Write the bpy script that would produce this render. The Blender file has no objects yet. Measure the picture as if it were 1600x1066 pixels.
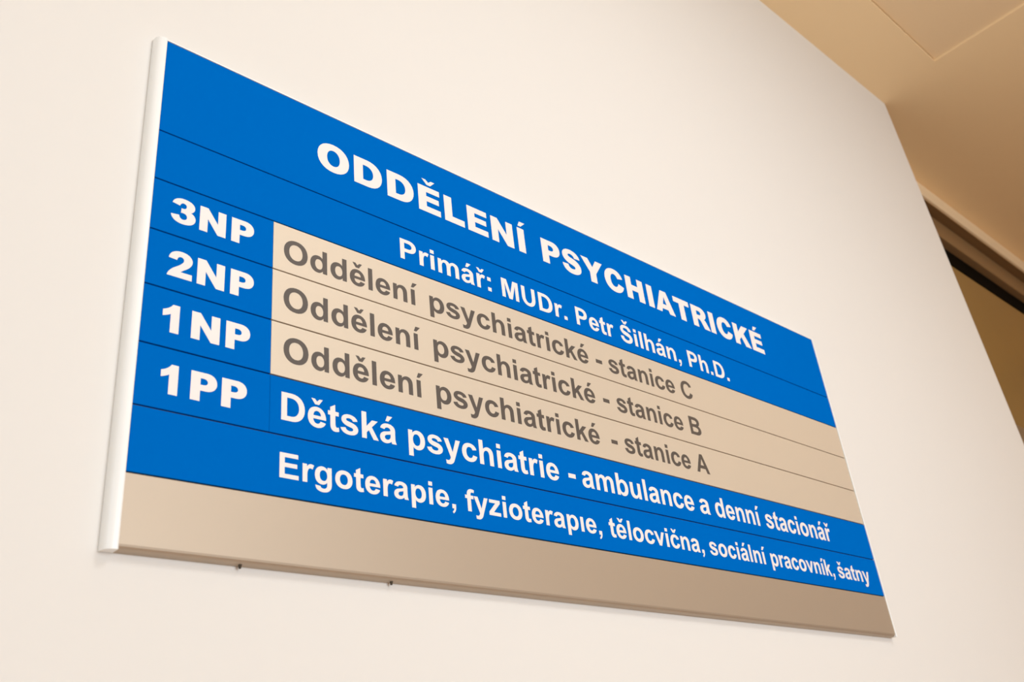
import bpy, bmesh, math
from mathutils import Matrix, Vector
from mathutils.geometry import delaunay_2d_cdt

# ------------------------------------------------------------------ camera, world, lights, exposure
sc = bpy.context.scene
C = sc.collection
TOP = 2.05                      # height of the sign's top edge
SF = -0.0105                    # front face of the sign (wall face is y = 0, room is y < 0)


def R3(w):
    w = Vector(w); th = w.length
    return Matrix.Rotation(th, 3, w / th)


Rc = R3((-0.50626943, -0.74249228, 0.08613698))          # sign frame (u, v down, depth) -> camera (right, down, forward)
tc = Vector((-0.28965416, -0.25284331, 0.79365331)) * 1.24
cc = -(Rc.transposed() @ tc)                            # camera centre in the sign frame
F = Matrix(((1, 0, 0), (0, 0, 1), (0, -1, 0)))           # sign frame -> world axes
cam_d = bpy.data.cameras.new('camera')
cam = bpy.data.objects.new('camera', cam_d); C.objects.link(cam)
ax = F @ Rc.transposed()
right, down, fwd = ax @ Vector((1, 0, 0)), ax @ Vector((0, 1, 0)), ax @ Vector((0, 0, 1))
M = Matrix((right, -down, -fwd)).transposed().to_4x4()
M.translation = F @ cc + Vector((0, SF, TOP))
cam.matrix_world = M
cam_d.sensor_width = 36.0
cam_d.lens = 1475.6 * 36 / 1600
cam_d.clip_start = 0.02
cam_d.dof.use_dof = True
cam_d.dof.focus_distance = 1.12
cam_d.dof.aperture_fstop = 9.0
sc.camera = cam

w = bpy.data.worlds.new('World'); sc.world = w; w.use_nodes = True
w.node_tree.nodes['Background'].inputs[0].default_value = (0.85, 0.92, 1.0, 1)
w.node_tree.nodes['Background'].inputs[1].default_value = 1.0

sc.view_settings.view_transform = 'Standard'
sc.view_settings.look = 'None'
sc.view_settings.gamma = 1.0
sc.view_settings.use_curve_mapping = False
sc.view_settings.exposure = -1.18
sc.cycles.use_denoising = True
sc.cycles.max_bounces = 10
sc.cycles.diffuse_bounces = 7
sc.cycles.sample_clamp_indirect = 6.0


def area(name, loc, target, sx, sy, power, col):
    l = bpy.data.lights.new(name, 'AREA'); l.shape = 'RECTANGLE'
    l.size = sx; l.size_y = sy; l.energy = power; l.color = col
    o = bpy.data.objects.new(name, l); C.objects.link(o)
    o.location = loc
    o.rotation_euler = (Vector(target) - Vector(loc)).to_track_quat('-Z', 'Y').to_euler()
    return o


# daylight coming in through the two windows of the room
area('window_daylight', (-2.34, -1.15, 1.75), (0, -1.15, 1.75), 1.2, 1.6, 13, (0.88, 0.95, 1.0))
area('window_daylight', (0.5, -3.44, 1.7), (0.5, 0, 1.7), 2.0, 1.7, 152, (0.90, 0.96, 1.0))
# two lamps added out of view for their effect on the light
area('added_top_light', (0.8, -1.6, 3.10), (0.8, -1.6, 0), 0.6, 0.6, 38, (0.95, 0.97, 1.0))  # added overhead to cast the soft shadow under the sign
area('added_warm_light', (3.7, -1.7, 3.10), (3.7, -1.7, 0), 0.5, 0.5, 32, (1.0, 0.72, 0.42))  # added to warm the right end of wall and ceiling


# ------------------------------------------------------------------ materials
def mat(name, col, rough=0.6, metal=0.0, spec=0.5, noise=None, bump=None, coat=0.0):
    m = bpy.data.materials.new(name); m.use_nodes = True
    nt = m.node_tree; b = nt.nodes['Principled BSDF']
    b.inputs['Base Color'].default_value = (*col, 1)
    b.inputs['Roughness'].default_value = rough
    b.inputs['Metallic'].default_value = metal
    b.inputs['Specular IOR Level'].default_value = spec
    b.inputs['Coat Weight'].default_value = coat
    tc_ = nt.nodes.new('ShaderNodeTexCoord')
    if noise:
        sc_, amt = noise
        n = nt.nodes.new('ShaderNodeTexNoise'); n.inputs['Scale'].default_value = sc_
        n.inputs['Detail'].default_value = 4
        nt.links.new(tc_.outputs['Object'], n.inputs['Vector'])
        r = nt.nodes.new('ShaderNodeMixRGB'); r.blend_type = 'MIX'
        r.inputs[1].default_value = (*[c * (1 - amt) for c in col], 1)
        r.inputs[2].default_value = (*[min(1, c * (1 + amt)) for c in col], 1)
        nt.links.new(n.outputs['Fac'], r.inputs[0]); nt.links.new(r.outputs[0], b.inputs['Base Color'])
    if bump:
        sc_, st = bump
        n = nt.nodes.new('ShaderNodeTexNoise'); n.inputs['Scale'].default_value = sc_
        n.inputs['Detail'].default_value = 5
        nt.links.new(tc_.outputs['Object'], n.inputs['Vector'])
        bp = nt.nodes.new('ShaderNodeBump'); bp.inputs['Strength'].default_value = st
        bp.inputs['Distance'].default_value = 0.002
        nt.links.new(n.outputs['Fac'], bp.inputs['Height']); nt.links.new(bp.outputs[0], b.inputs['Normal'])
    return m


M_WALL = mat('painted_wall', (0.79, 0.785, 0.768), 0.75, noise=(1.3, 0.012), bump=(60, 0.05), spec=0.25)
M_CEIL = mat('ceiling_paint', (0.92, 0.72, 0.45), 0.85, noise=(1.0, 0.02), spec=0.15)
M_FLOOR = mat('floor_lino', (0.42, 0.25, 0.12), 0.5, noise=(6, 0.15))
M_DARKWALL = mat('brown_wall', (0.42, 0.30, 0.19), 0.8, noise=(2, 0.03))
M_BLUE = mat('blue_film', (0.0, 0.138, 0.56), 0.7, spec=0.0, noise=(2.5, 0.02))
M_BEIGE = mat('beige_film', (0.66, 0.58, 0.475), 0.55, metal=0.3, spec=0.25, noise=(4, 0.015))
M_ALU = mat('anodised_aluminium', (0.49, 0.41, 0.325), 0.5, metal=0.5, noise=(3, 0.02))
M_CAP = mat('white_cap', (0.92, 0.96, 0.98), 0.28, spec=0.6, noise=(8, 0.01), coat=0.3)
M_BACK = mat('tray_aluminium', (0.20, 0.16, 0.13), 0.5, metal=0.3, noise=(8, 0.02))
M_WHITE = mat('white_letters', (0.86, 0.83, 0.83), 0.5, noise=(8, 0.01))
M_GREY = mat('grey_letters', (0.085, 0.070, 0.061), 0.55, noise=(8, 0.02))
M_SCREW = mat('dark_screw', (0.05, 0.035, 0.02), 0.5, metal=0.6, noise=(50, 0.1))
M_HEAD = mat('header_paint', (0.95, 0.80, 0.56), 0.6, noise=(3, 0.02))
M_FRAME = mat('bronze_frame', (0.33, 0.21, 0.10), 0.45, metal=0.2, noise=(5, 0.04))
M_GASK = mat('black_gasket', (0.004, 0.003, 0.002), 0.8, spec=0.05, noise=(30, 0.1))
M_WINFR = mat('white_window_frame', (0.8, 0.8, 0.8), 0.4, noise=(5, 0.02))
M_HATCH = mat('hatch_paint', (0.85, 0.66, 0.425), 0.8, noise=(1.4, 0.02), spec=0.15)
M_SHADE = mat('painted_shade', (0.20, 0.12, 0.05), 0.6, spec=0.2, noise=(5, 0.04))  # dark brown stands in for shade under the header board
M_RAIL = mat('rail_metal', (0.30, 0.22, 0.14), 0.4, metal=0.2, noise=(5, 0.02))
M_PANEL = mat('brown_glass', (0.32, 0.20, 0.06), 0.2, spec=0.6, noise=(3, 0.06))


# ------------------------------------------------------------------ helpers
def link(name, bm, m, parent=None, label=None, kind=None, smooth=False):
    me = bpy.data.meshes.new(name); bmesh.ops.recalc_face_normals(bm, faces=bm.faces[:])
    bm.to_mesh(me); bm.free(); me.materials.append(m)
    if smooth:
        for p in me.polygons: p.use_smooth = True
    o = bpy.data.objects.new(name, me); C.objects.link(o)
    if parent: o.parent = parent
    if label: o['label'] = label
    if kind: o['kind'] = kind
    return o


def box(bm, x0, x1, y0, y1, z0, z1, bev=0.0):
    v = [bm.verts.new((x, y, z)) for x in (x0, x1) for y in (y0, y1) for z in (z0, z1)]
    fs = [bm.faces.new([v[i] for i in q]) for q in
          ((0, 1, 3, 2), (4, 6, 7, 5), (0, 4, 5, 1), (2, 3, 7, 6), (0, 2, 6, 4), (1, 5, 7, 3))]
    if bev:
        es = list({e for f in fs for e in f.edges})
        bmesh.ops.bevel(bm, geom=es, offset=bev, segments=2, affect='EDGES', profile=0.5)


def prism(bm, pts, axis, a, b):
    """pts: closed outline in the two axes other than axis, extruded from a to b"""
    def P(p, t):
        return {0: (t, p[0], p[1]), 1: (p[0], t, p[1]), 2: (p[0], p[1], t)}[axis]
    lo = [bm.verts.new(P(p, a)) for p in pts]; hi = [bm.verts.new(P(p, b)) for p in pts]
    n = len(pts)
    bm.faces.new(lo); bm.faces.new(hi[::-1])
    for i in range(n): bm.faces.new((lo[i], hi[i], hi[(i + 1) % n], lo[(i + 1) % n]))


def Z(v): return TOP - v / 1000.0          # sign millimetres (down) -> world height
def X(u): return u / 1000.0


# ------------------------------------------------------------------ the room
H = 3.135
XL, XR, YB = -2.4, 4.6, -3.5
ET, EB = 2.168, 2.248                      # end of the sign's wall: at the ceiling, at sign-top height
slope = (EB - ET) / (H - TOP)
bm = bmesh.new()
prism(bm, [(XL, 0), (EB, 0), (EB, TOP), (ET, H), (XL, H)], 1, 0.0, 0.16)
wf = link('wall_front', bm, M_WALL, kind='structure')

bm = bmesh.new(); box(bm, XL - .1, XR + .1, YB - .1, 0.6, -0.1, 0)
link('floor', bm, M_FLOOR, kind='structure')

# ceiling with a recessed service hatch (joint drawn by real depth)
hx0, hx1, hy0, hy1 = 0.92, 2.122, -1.382, -0.182
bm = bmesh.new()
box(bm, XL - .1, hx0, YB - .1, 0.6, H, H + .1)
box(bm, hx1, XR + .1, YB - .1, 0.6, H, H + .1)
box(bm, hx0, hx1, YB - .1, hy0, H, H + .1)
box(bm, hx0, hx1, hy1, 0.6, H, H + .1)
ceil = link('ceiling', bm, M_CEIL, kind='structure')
bm = bmesh.new(); box(bm, hx0 + .0015, hx1 - .0015, hy0 + .0015, hy1 - .0015, H + .007, H + .03)
link('hatch_panel', bm, M_HATCH, ceil, label='recessed square ceiling hatch panel')
bm = bmesh.new(); box(bm, hx0 - .05, hx1 + .05, hy0 - .05, hy1 + .05, H + .1, H + .12)
link('hatch_backing', bm, M_GASK, ceil)

# left wall with a window opening, back wall with a window opening
def holed(name, axis, a, b, s0, s1, w0, w1, z0, z1, m):
    bm = bmesh.new()
    def bb(p0, p1, q0, q1):
        if axis == 0: box(bm, a, b, p0, p1, q0, q1)
        else: box(bm, p0, p1, a, b, q0, q1)
    bb(s0, w0, 0, H); bb(w1, s1, 0, H); bb(w0, w1, 0, z0); bb(w0, w1, z1, H)
    return link(name, bm, m, kind='structure')


holed('wall_left', 0, XL - .1, XL, YB, 0.0, -1.8, -0.5, 0.9, 2.6, M_WALL)
holed('wall_back', 1, YB - .1, YB, XL, XR, -0.75, 1.75, 0.8, 2.6, M_WALL)
bm = bmesh.new(); box(bm, XR, XR + .1, YB, 0.6, 0, H)
link('wall_right', bm, M_DARKWALL, kind='structure')


def window(name, axis, a, b, w0, w1, z0, z1):
    bm = bmesh.new(); t = .05; mid = (w0 + w1) / 2
    def bb(p0, p1, q0, q1):
        if axis == 0: box(bm, a, b, p0, p1, q0, q1, .004)
        else: box(bm, p0, p1, a, b, q0, q1, .004)
    bb(w0, w0 + t, z0, z1); bb(w1 - t, w1, z0, z1); bb(w0 + t, w1 - t, z0, z0 + t)
    bb(w0 + t, w1 - t, z1 - t, z1); bb(mid - t / 2, mid + t / 2, z0 + t, z1 - t)
    return link(name, bm, M_WINFR, kind='structure')


window('window_1', 0, XL - .09, XL - .03, -1.8, -0.5, 0.9, 2.6)
window('window_2', 1, YB - .09, YB - .03, -0.75, 1.75, 0.8, 2.6)

# the glazed door set back beyond the end of the wall
DY = 0.13
door = bpy.data.objects.new('door_1', None); C.objects.link(door); door.location = (3.4, DY, 0)
door['kind'] = 'structure'
def dpart(name, x0, x1, y0, y1, z0, z1, m, label=None, bev=.003):
    bm = bmesh.new(); box(bm, x0 - 3.4, x1 - 3.4, y0 - DY, y1 - DY, z0, z1, bev)
    return link(name, bm, m, door, label)
ZT = H
x0 = ET - .05 + .06
dpart('header_board', 2.10, XR, DY, .142, ZT - 0.057, ZT, M_HEAD, 'pale header board')
dpart('header_shade', 2.10, XR, .142, .40, ZT - 0.056, ZT, M_SHADE)  # header underside, its shade put into the colour
dpart('door_frame', 2.10, XR, .173, .40, ZT - .140, ZT - .057, M_FRAME, 'brown door frame head')
dpart('door_gap', 2.10, XR, .200, .30, ZT - .206, ZT - .140, M_GASK, 'black gap above the door leaf')
dpart('door_leaf', 2.10, XR, .204, .26, 0.0, ZT - .206, M_PANEL, 'brown door leaf')
dpart('door_rail', 2.10, XR, .196, .204, 2.22, 2.315, M_RAIL, 'paler rail across the door leaf')

# ------------------------------------------------------------------ lettering: outlines drawn here, glyph by glyph
K = 0.60
SEG = 7


def flat(path):
    """path items: (x, y) = line; (cx, cy, x, y) = rounded corner through control corner (cx, cy)"""
    out = [tuple(path[0][-2:])]
    for it in path[1:]:
        p0 = out[-1]
        if len(it) == 2: out.append(it)
        else:
            c, p3 = (it[0], it[1]), (it[2], it[3])
            a = (p0[0] + K * (c[0] - p0[0]), p0[1] + K * (c[1] - p0[1]))
            b = (p3[0] + K * (c[0] - p3[0]), p3[1] + K * (c[1] - p3[1]))
            for i in range(1, SEG + 1):
                t = i / SEG; s = 1 - t
                out.append(tuple(s ** 3 * p0[k] + 3 * s * s * t * a[k] + 3 * s * t * t * b[k] + t ** 3 * p3[k] for k in (0, 1)))
    if abs(out[0][0] - out[-1][0]) + abs(out[0][1] - out[-1][1]) < 1e-6: out.pop()
    return out


def ell(x0, x1, y0, y1):
    cx, cy = (x0 + x1) / 2, (y0 + y1) / 2
    return flat([(x0, cy), (x0, y1, cx, y1), (x1, y1, x1, cy), (x1, y0, cx, y0), (x0, y0, x0, cy)])


def rc(x0, x1, y0, y1): return [(x0, y0), (x1, y0), (x1, y1), (x0, y1)]
def P(*a): return ('+', flat(list(a)))
def N(*a): return ('-', flat(list(a)))


def mirror(sh, w): return [(o, [(w - x, y) for x, y in p]) for o, p in sh]
def turn(sh, w, h): return [(o, [(w - x, h - y) for x, y in p]) for o, p in sh]


B = {}   # bold face: char -> (advance, shapes)
n_ = [P((67, 0), (67, 519), (194, 519), (194, 443), (246, 531, 364, 531), (545, 531, 545, 322), (545, 0), (408, 0),
        (408, 270), (408, 424, 317, 424), (204, 424, 204, 238), (204, 0))]
B['n'] = (611, n_)
B['h'] = (611, [P((67, 0), (67, 716), (204, 716), (204, 455), (262, 531, 364, 531), (545, 531, 545, 322), (545, 0), (408, 0),
                  (408, 280), (408, 424, 317, 424), (204, 424, 204, 250), (204, 0))])
B['u'] = (611, turn(n_, 611, 519))
B['m'] = (889, [P((62, 0), (62, 519), (188, 519), (188, 449), (245, 531, 340, 531), (440, 531, 485, 447), (545, 531, 640, 531),
                  (827, 531, 827, 345), (827, 0), (690, 0), (690, 300), (690, 425, 607, 425), (513, 425, 513, 260), (513, 0),
                  (376, 0), (376, 290), (376, 425, 295, 425), (199, 425, 199, 265), (199, 0))])
B['o'] = (611, [('+', ell(38, 573, -12, 531)), ('-', ell(181, 430, 104, 415))])
p_ = [P((68, -198), (68, 519), (196, 519), (196, 445), (252, 531, 346, 531), (574, 531, 574, 263), (574, -12, 344, -12),
        (262, -12, 205, 55), (205, -198)), ('-', ell(204, 431, 99, 424))]
B['p'] = (611, p_)
d_ = [P((543, 716), (543, 0), (415, 0), (415, 76), (359, -12, 265, -12), (37, -12, 37, 260), (37, 531, 267, 531),
        (350, 531, 406, 462), (406, 716)), ('-', ell(180, 408, 97, 423))]
B['d'] = (611, d_)
B['b'] = (611, mirror(d_, 611))
B['g'] = (611, [P((415, 519), (415, 443), (359, 531, 262, 531), (38, 531, 38, 268), (38, 5, 260, 5), (345, 5, 406, 78), (406, 10),
                  (406, -108, 300, -108), (208, -108, 205, -46), (52, -28), (48, -211, 297, -211), (543, -211, 543, 25),
                  (543, 519)), ('-', ell(181, 408, 113, 425))])
B['c'] = (556, [P((526, 365), (391, 341), (378, 419, 293, 419), (179, 419, 179, 265), (179, 100, 296, 100), (382, 100, 400, 196),
                  (535, 173), (500, -12, 288, -12), (37, -12, 37, 259), (37, 531, 290, 531), (495, 531, 526, 365))])
B['e'] = (556, [P((370, 165), (509, 142), (465, -12, 280, -12), (33, -12, 33, 256), (33, 531, 265, 531), (526, 531, 520, 218),
                  (176, 218), (179, 92, 284, 92), (348, 92, 370, 165)), N((384, 302), (381, 426, 282, 426), (181, 426, 180, 302))])
B['a'] = (556, [P((174, 361), (50, 384), (80, 531, 262, 531), (488, 531, 488, 370), (487, 165), (487, 60, 523, 0), (387, 0), (370, 55),
                  (300, -12, 206, -12), (36, -12, 36, 146), (36, 280, 200, 304), (290, 319, 351, 343), (351, 425, 262, 425),
                  (192, 425, 174, 361)), N((351, 252), (315, 238, 263, 227), (174, 208, 174, 156), (174, 88, 245, 88),
                                           (351, 88, 351, 205))])
B['s'] = (556, [P((24, 148), (161, 169), (175, 88, 275, 88), (377, 88, 377, 143), (377, 176, 325, 189), (240, 209),
                  (51, 250, 51, 374), (51, 531, 262, 531), (472, 531, 500, 386), (371, 362), (360, 432, 266, 432),
                  (181, 432, 181, 389), (181, 362, 225, 349), (345, 320), (517, 280, 517, 158), (517, -12, 277, -12),
                  (52, -12, 24, 148))])
B['t'] = (333, [P((310, 519), (310, 409), (216, 409), (216, 195), (216, 104, 255, 104), (275, 104, 308, 116), (320, 10),
                  (270, -12, 212, -12), (79, -12, 79, 150), (79, 409), (16, 409), (16, 519), (79, 519), (79, 622), (216, 702),
                  (216, 519))])
B['r'] = (389, [P((203, 0), (66, 0), (66, 519), (193, 519), (193, 445), (240, 531, 305, 531), (358, 531, 402, 506), (359, 387),
                  (325, 409, 292, 409), (203, 409, 203, 200))])
B['ı'] = (278, [('+', rc(72, 209, 0, 519))])
B['i'] = (278, [('+', rc(72, 209, 0, 519)), ('+', rc(72, 209, 589, 716))])
B['l'] = (278, [('+', rc(72, 209, 0, 716))])
B['k'] = (556, [P((67, 0), (67, 716), (204, 716), (204, 336), (365, 519), (534, 519), (356, 329), (547, 0), (399, 0), (268, 234),
                  (204, 167), (204, 0))])
B['y'] = (556, [P((7, 519), (153, 519), (277, 151), (398, 519), (540, 519), (357, 20), (325, -68), (280, -211, 150, -211),
                  (100, -211, 60, -200), (48, -93), (85, -101, 118, -101), (185, -101, 205, -2))])
B['v'] = (556, [P((215, 0), (6, 519), (150, 519), (278, 172), (404, 519), (545, 519), (340, 0))])
B['z'] = (500, [P((16, 0), (16, 107), (275, 409), (38, 409), (38, 519), (459, 519), (459, 421), (196, 113), (471, 113), (471, 0))])
B['f'] = (333, [P((12, 519), (12, 409), (88, 409), (88, 0), (225, 0), (225, 409), (327, 409), (327, 519), (225, 519), (225, 560),
                  (225, 622, 280, 622), (315, 622, 350, 612), (368, 708), (310, 728, 255, 728), (88, 728, 88, 556), (88, 519))])
B['.'] = (278, [('+', rc(72, 209, 0, 137))])
B[','] = (278, [P((69, 137), (206, 137), (206, 39), (206, -105, 97, -159), (70, -102), (134, -70, 134, 0), (69, 0))])
B[':'] = (333, [('+', rc(98, 235, 0, 137)), ('+', rc(98, 235, 382, 519))])
B['-'] = (333, [('+', rc(56, 326, 191, 328))])
B['P'] = (667, [P((73, 0), (73, 716), (370, 716), (623, 716, 623, 495), (623, 270, 370, 270), (218, 270), (218, 0)),
                N((218, 595), (218, 391), (345, 391), (473, 391, 473, 494), (473, 595, 345, 595))])
B['E'] = (667, [P((73, 0), (73, 716), (604, 716), (604, 595), (218, 595), (218, 436), (577, 436), (577, 315), (218, 315),
                  (218, 121), (618, 121), (618, 0))])
B['D'] = (722, [P((72, 0), (72, 716), (336, 716), (677, 716, 677, 352), (677, 0, 345, 0)),
                N((217, 595), (217, 121), (325, 121), (527, 121, 527, 358), (527, 595, 320, 595))])
B['M'] = (833, [P((71, 0), (71, 716), (287, 716), (417, 228), (545, 716), (762, 716), (762, 0), (628, 0), (628, 563), (486, 0),
                  (347, 0), (205, 563), (205, 0))])
B['U'] = (722, [P((72, 716), (72, 328), (72, -12, 362, -12), (647, -12, 647, 322), (647, 716), (502, 716), (502, 310),
                  (502, 112, 362, 112), (217, 112, 217, 316), (217, 716))])
B['C'] = (722, [P((530, 263), (670, 219), (615, -12, 373, -12), (47, -12, 47, 351), (47, 728, 387, 728), (610, 728, 665, 531),
                  (522, 497), (492, 604, 380, 604), (196, 604, 196, 360), (196, 112, 376, 112), (495, 112, 530, 263))])
B['B'] = (722, [P((73, 0), (73, 716), (380, 716), (638, 716, 638, 537), (638, 420, 545, 380), (677, 340, 677, 207), (677, 0, 400, 0)),
                N((218, 597), (218, 431), (350, 431), (492, 431, 492, 514), (492, 597, 345, 597)),
                N((218, 312), (218, 121), (370, 121), (526, 121, 526, 217), (526, 312, 355, 312))])
B['A'] = (722, [P((0, 0), (278, 716), (431, 716), (718, 0), (561, 0), (498, 163), (212, 163), (153, 0)),
                N((258, 284), (452, 284), (354, 549))])
B['O'] = (778, [('+', ell(43, 735, -12, 728)), ('-', ell(193, 585, 112, 604))])
B['S'] = (667, [P((36, 233), (177, 247), (195, 110, 331, 110), (475, 110, 475, 207), (475, 250, 420, 267), (265, 310),
                  (62, 360, 62, 528), (62, 728, 320, 728), (585, 728, 596, 512), (451, 506), (440, 612, 318, 612),
                  (198, 612, 198, 542), (198, 500, 250, 482), (400, 442), (621, 385, 621, 209), (621, -12, 331, -12),
                  (60, -12, 36, 233))])


def acute(c, y=595, s=1.0, w_=1.0):
    return ('+', [(c - 53 * s * w_, y), (c + 6 * s, y + 150 * s), (c + 162 * s * w_, y + 150 * s), (c + 33 * s * w_, y)])


def caron(c, y=592, s=1.0, w_=1.0):
    return ('+', [(c - 52 * s, y), (c - 152 * s * w_, y + 150 * s), (c - 62 * s * w_, y + 150 * s), (c, y + 82 * s),
                  (c + 62 * s * w_, y + 150 * s), (c + 152 * s * w_, y + 150 * s), (c + 52 * s, y)])


B['á'] = (556, B['a'][1] + [acute(262)])
B['é'] = (556, B['e'][1] + [acute(262)])
B['í'] = (278, B['ı'][1] + [acute(140)])
B['ě'] = (556, B['e'][1] + [caron(280)])
B['č'] = (556, B['c'][1] + [caron(288)])
B['š'] = (556, B['s'][1] + [caron(270)])
B['ř'] = (389, B['r'][1] + [caron(232)])
B['Š'] = (667, B['S'][1] + [caron(330, 775)])

H_ = {}  # heavy face
H_['O'] = (833, [('+', ell(43, 790, -12, 728)), ('-', ell(265, 568, 150, 566))])
H_['D'] = (833, [P((78, 0), (78, 716), (407, 716), (778, 716, 778, 362), (778, 0, 430, 0)),
                 N((300, 554), (300, 162), (375, 162), (556, 162, 556, 357), (556, 554, 375, 554))])
H_['E'] = (722, [P((74, 0), (74, 716), (667, 716), (667, 563), (296, 563), (296, 449), (640, 449), (640, 303), (296, 303),
                   (296, 162), (678, 162), (678, 0))])
H_['L'] = (667, [P((74, 0), (74, 716), (295, 716), (295, 176), (640, 176), (640, 0))])
H_['N'] = (833, [P((75, 0), (75, 716), (281, 716), (550, 320), (550, 716), (759, 716), (759, 0), (550, 0), (283, 393), (283, 0))])
H_['I'] = (389, [('+', rc(84, 305, 0, 716))])
H_['P'] = (722, [P((75, 0), (75, 716), (443, 716), (685, 716, 685, 494), (685, 264, 426, 264), (297, 264), (297, 0)),
                 N((297, 569), (297, 409), (364, 409), (468, 409, 468, 487), (468, 569, 372, 569))])
H_['Y'] = (778, [P((0, 716), (250, 716), (390, 480), (530, 716), (777, 716), (499, 300), (499, 0), (277, 0), (277, 300))])
H_['C'] = (778, [P((543, 291), (738, 233), (690, -12, 417, -12), (43, -12, 43, 357), (43, 728, 415, 728), (680, 728, 728, 492),
                   (532, 448), (505, 563, 408, 563), (265, 563, 265, 360), (265, 156, 402, 156), (510, 156, 543, 291))])
H_['H'] = (833, [P((74, 0), (74, 716), (296, 716), (296, 466), (537, 466), (537, 716), (760, 716), (760, 0), (537, 0), (537, 290),
                   (296, 290), (296, 0))])
H_['A'] = (778, [P((-2, 0), (267, 716), (510, 716), (780, 0), (543, 0), (508, 118), (256, 118), (222, 0)),
                 N((305, 273), (462, 273), (383, 531))])
H_['T'] = (722, [P((26, 716), (698, 716), (698, 539), (473, 539), (473, 0), (251, 0), (251, 539), (26, 539))])
H_['R'] = (778, [P((76, 0), (76, 716), (445, 716), (712, 716, 712, 510), (712, 370, 595, 328), (655, 300, 695, 220), (812, 0),
                   (562, 0), (452, 208), (410, 291, 350, 291), (298, 291), (298, 0)),
                 N((298, 569), (298, 426), (391, 426), (484, 426, 484, 498), (484, 569, 395, 569))])
H_['K'] = (833, [P((75, 0), (75, 716), (296, 716), (296, 445), (528, 716), (822, 716), (561, 446), (834, 0), (561, 0), (411, 294),
                   (296, 175), (296, 0))])
H_['S'] = (722, [P((34, 237), (227, 249), (240, 138, 352, 138), (468, 138, 468, 202), (468, 245, 385, 262), (300, 282),
                   (58, 335, 58, 518), (58, 728, 342, 728), (640, 728, 658, 510), (467, 499), (450, 597, 338, 597),
                   (248, 597, 248, 543), (248, 507, 330, 489), (430, 467), (675, 410, 675, 213), (675, -12, 352, -12),
                   (48, -12, 34, 237))])
H_['3'] = (667, [P((233, 502), (43, 536), (80, 728, 330, 728), (612, 728, 612, 538), (612, 430, 515, 385), (640, 340, 640, 215),
                   (640, -12, 325, -12), (45, -12, 24, 200), (225, 227), (240, 118, 325, 118), (424, 118, 424, 217),
                   (424, 312, 320, 312), (290, 312, 265, 303), (275, 445), (300, 438, 315, 438), (402, 438, 402, 520),
                   (402, 598, 322, 598), (250, 598, 233, 502))])
H_['2'] = (667, [P((622, 0), (27, 0), (45, 150, 230, 280), (412, 410, 412, 500), (412, 580, 333, 580), (255, 580, 245, 470),
                   (46, 486), (60, 728, 345, 728), (620, 728, 620, 512), (620, 400, 490, 290), (375, 200, 345, 165), (622, 165))])
H_['1'] = (667, [P((455, 728), (455, 0), (253, 0), (253, 477), (190, 425, 69, 391), (69, 555), (235, 610, 292, 728))])
H_['Ě'] = (722, H_['E'][1] + [caron(375, 778, 0.95, 1.25)])
H_['É'] = (722, H_['E'][1] + [acute(350, 775, 0.95, 1.2)])
H_['Í'] = (389, H_['I'][1] + [acute(180, 775, 0.95, 1.2)])


def inside(poly, x, y):
    r = False; j = len(poly) - 1
    for i in range(len(poly)):
        xi, yi = poly[i]; xj, yj = poly[j]
        if (yi > y) != (yj > y) and x < (xj - xi) * (y - yi) / (yj - yi) + xi: r = not r
        j = i
    return r


_cache = {}


def glyph(face, ch):
    key = (id(face), ch)
    if key in _cache: return _cache[key]
    adv, shapes = face[ch]
    vs, es = [], []
    for op, p in shapes:
        b = len(vs)
        vs += [Vector(q) for q in p]
        es += [(b + i, b + (i + 1) % len(p)) for i in range(len(p))]
    V, E_, F_, *_r = delaunay_2d_cdt(vs, es, [], 0, 0.01)
    tris = []
    for f in F_:
        cx = sum(V[i][0] for i in f) / len(f); cy = sum(V[i][1] for i in f) / len(f)
        st = False
        for op, p in shapes:
            if inside(p, cx, cy): st = (op == '+')
        if st: tris.append(f)
    xs = [V[i][0] for f in tris for i in f]
    _cache[key] = (adv, [tuple(v) for v in V], tris, min(xs), max(xs))
    return _cache[key]


def word(bm, face, text, u0, u1, base, cap, y, tail=''):
    """sets text so that its ink runs from u0 to u1 (millimetres), then goes on with tail at the same scale"""
    pos, x = [], 0.0
    for ch in text:
        if ch != ' ':
            g = glyph(face, ch); pos.append((g, x)); x += g[0]
        else: x += 278 if face is B else 333
    lo = pos[0][1] + pos[0][0][3]; hi = pos[-1][1] + pos[-1][0][4]
    sx = (u1 - u0) / (hi - lo); sy = cap / 716.0
    for ch in tail:
        g = glyph(face, ch); pos.append((g, x)); x += g[0]
    t = 0.00025
    for g, gx in pos:
        vm = {}
        fs = []
        for f in g[2]:
            vv = []
            for i in f:
                if i not in vm:
                    q = g[1][i]
                    vm[i] = bm.verts.new((X(u0 + (gx + q[0] - lo) * sx), y, Z(base - q[1] * sy)))
                vv.append(vm[i])
            fs.append(bm.faces.new(vv))
        r = bmesh.ops.extrude_face_region(bm, geom=fs)
        nv = [e for e in r['geom'] if isinstance(e, bmesh.types.BMVert)]
        for v in nv: v.co.y -= t


# ------------------------------------------------------------------ the sign
sign = bpy.data.objects.new('directory_sign', None); C.objects.link(sign)
sign.location = (X(620), 0, Z(541))
sign['label'] = 'wide blue and beige hospital directory board with lettered rows, mounted on the cream wall'
sign['category'] = 'sign'
INV = Matrix.Translation(-sign.location)


def part(name, bm, m, parent=None, label=None, smooth=False):
    bm.transform(INV)
    return link(name, bm, m, parent or sign, label, smooth=smooth)


V = [0, 120.32, 179.08, 237.32, 297.34, 356.84, 416.88, 477.10, 540.0]
W = 1240.0
U1 = 127.2
bm = bmesh.new()
box(bm, X(1), X(W - 1), SF + 0.0028, 0.0, Z(538), Z(1))
part('mounting_tray', bm, M_BACK)

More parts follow.
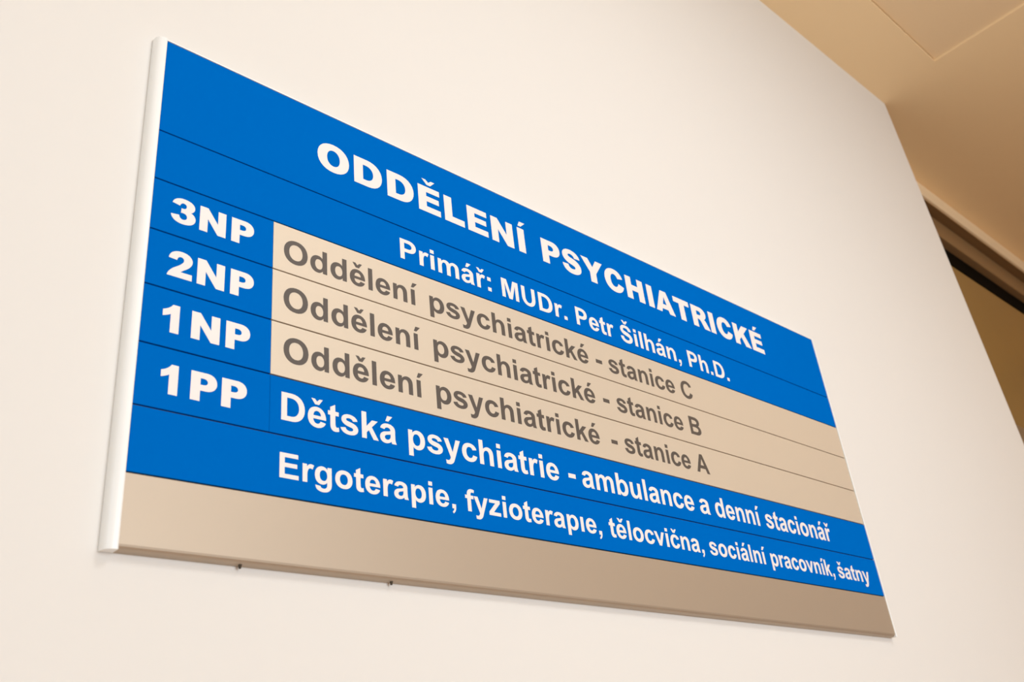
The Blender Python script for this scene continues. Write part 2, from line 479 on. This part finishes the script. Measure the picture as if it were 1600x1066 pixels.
G = 0.72                        # half of the joint between two plates, mm


def plate(name, u0, u1, v0, v1, m, label):
    bm = bmesh.new(); box(bm, X(u0), X(u1), SF, SF + 0.0026, Z(v1 - G), Z(v0 + G), 0.00022)
    return part(name, bm, m, label=label)


def letters(p, m, face, words, base, cap, label=None):
    for wd in words:                            # one piece of cut film lettering per word
        bm = bmesh.new()
        word(bm, face, wd[0], wd[1], wd[2], base, cap, SF + 0.00002, *(wd[3:]))
        bm.transform(INV)
        link('lettering', bm, m, p, label)


p = plate('title_plate', 0.6, W - .6, 0.6, V[1], M_BLUE, 'tall blue title plate at the top with the department name')
letters(p, M_WHITE, H_, [('ODDĚLENÍ', 180.0, 503.9), ('PSYCHIATRICKÉ', 532.2, 1057.9)], 82.0, 38.8, 'heavy white capitals')
p = plate('text_plate', 0.6, W - .6, V[1], V[2], M_BLUE, 'narrow blue plate naming the head doctor')
letters(p, M_WHITE, B, [('Primář:', 289.8, 429.4), ('MUDr.', 447.5, 564.0), ('Petr', 582.1, 658.0), ('Šilhán', 672.1, 795.1, ','),
                        ('Ph.D.', 825.7, 927.6)], 165.2, 27.9, 'bold white lettering')

rows = [(2, '3NP', 19.1, 105.4, 221.4, [('Oddělení', 139.6, 311.0), ('psychiatrické', 328.3, 593.8), ('-', 608.8, 620.9),
                                         ('stanice C', 633.5, 817.2)], 223.8),
        (3, '2NP', 19.9, 107.0, 282.1, [('Oddělení', 140.0, 311.5), ('psychiatrické', 329.6, 595.2), ('-', 610.8, 622.9),
                                         ('stanice B', 637.0, 819.6)], 281.3),
        (4, '1NP', 19.4, 105.0, 341.0, [('Oddělení', 140.8, 311.6), ('psychiatrické', 328.9, 591.5), ('-', 614.0, 625.7),
                                         ('stanice A', 639.3, 819.8)], 339.3)]
for i, num, a, b, nb, ws, bs in rows:
    letter = ws[3][0][-1]
    p = plate('number_plate', 0.6, U1 - .1, V[i], V[i + 1], M_BLUE, 'blue floor plate reading ' + num)
    letters(p, M_WHITE, H_, [(num, a, b)], nb, 28.4)
    p = plate('text_plate', U1 + .1, W - .6, V[i], V[i + 1], M_BEIGE, 'beige plate with grey lettering, ward ' + letter)
    letters(p, M_GREY, B, ws, bs, 28.0, 'dark grey lettering')
p = plate('number_plate', 0.6, U1 - .1, V[5], V[6], M_BLUE, 'blue floor plate reading 1PP')
letters(p, M_WHITE, H_, [('1PP', 22.2, 103.7)], 401.3, 28.4)
p = plate('text_plate', U1 + .1, W - .6, V[5], V[6], M_BLUE, 'blue plate for the children\'s clinic and day centre')
letters(p, M_WHITE, B, [('Dětská', 139.3, 271.8), ('psychiatrie', 287.2, 507.6), ('-', 523.9, 536.1), ('ambulance', 547.3, 766.1),
                        ('a', 778.8, 800.8), ('denní', 814.2, 923.0), ('stacionář', 935.8, 1117.0)], 401.3, 28.9, 'bold white lettering')
p = plate('text_plate', 0.6, W - .6, V[6], V[7], M_BLUE, 'lowest blue plate listing the therapies')
letters(p, M_WHITE, B, [('Ergoterapie', 138.4, 336.0, ','), ('fyzioterapıe', 358.3, 560.3, ','), ('tělocvična', 583.5, 760.0, ','),
                        ('sociální', 781.4, 914.4), ('pracovník', 926.5, 1090.0, ','), ('šatny', 1109.0, 1206.5)], 458.6, 24.6,
        'smaller bold white lettering')

# bare metal bottom profile with a rolled lower lip
bm = bmesh.new()
d = SF
prof = [(0.0, Z(478)), (d, Z(V[7] + G)), (d, Z(536.6))]
prof = [(d + .0026, Z(V[7] + G)), (d, Z(V[7] + G + .2)), (d, Z(536.5)), (d + .0006, Z(538.2)), (d + .002, Z(539.6)),
        (d + .004, Z(540.6)), (d + .0085, Z(541.2)), (-0.0003, Z(541.2)), (-0.0003, Z(538.2)), (d + .0026, Z(538.2))]
prism(bm, prof, 0, X(0), X(W))
part('bottom_profile', bm, M_ALU, label='plain satin metal strip along the bottom')

# thin lip along the top
bm = bmesh.new()
prism(bm, [(d - .0002, Z(-1.2)), (d - .0002, Z(0.4)), (d + .0025, Z(0.4)), (d + .0025, Z(1.0)), (-0.0003, Z(1.0)), (-0.0003, Z(-1.2))], 0, X(0), X(W))
part('top_rail', bm, M_CAP, label='pale rail along the top edge')


# rounded end caps
def cap_profile(sgn, u_in, wdt):
    pts = []
    n = 10
    # inner lip, rounded nose, back to the wall
    pts.append((u_in, d + .002))
    pts.append((u_in, d - .0010))
    pts.append((u_in + sgn * 1.2, d - .0016))
    for i in range(1, n + 1):
        a = i / n * math.pi / 2
        pts.append((u_in + sgn * (1.2 + (wdt - 1.2) * math.sin(a) ** 0.9), (d - .0016) * math.cos(a) ** 0.75 if i < n else -0.0003))
    pts.append((u_in, -0.0003))
    return [(X(u), y) for u, y in pts]


for sgn, u in ((-1, 0.0), (1, W)):
    bm = bmesh.new(); prism(bm, cap_profile(sgn, u, 11.2 if sgn < 0 else 5.0), 2, Z(541.4), Z(-1.2))
    part('end_cap', bm, M_CAP, label='white rounded end cap, %s end' % ('left' if sgn < 0 else 'right'))

# screw tips showing under the lower lip
for px, u in ((371, 106.0), (608, 262.5)):
    bm = bmesh.new()
    bmesh.ops.create_cone(bm, cap_ends=True, segments=10, radius1=.0010, radius2=.0016, depth=.0034)
    bm.transform(Matrix.Translation((X(u), -0.0045, Z(542.3))))
    part('screw_tip', bm, M_SCREW)
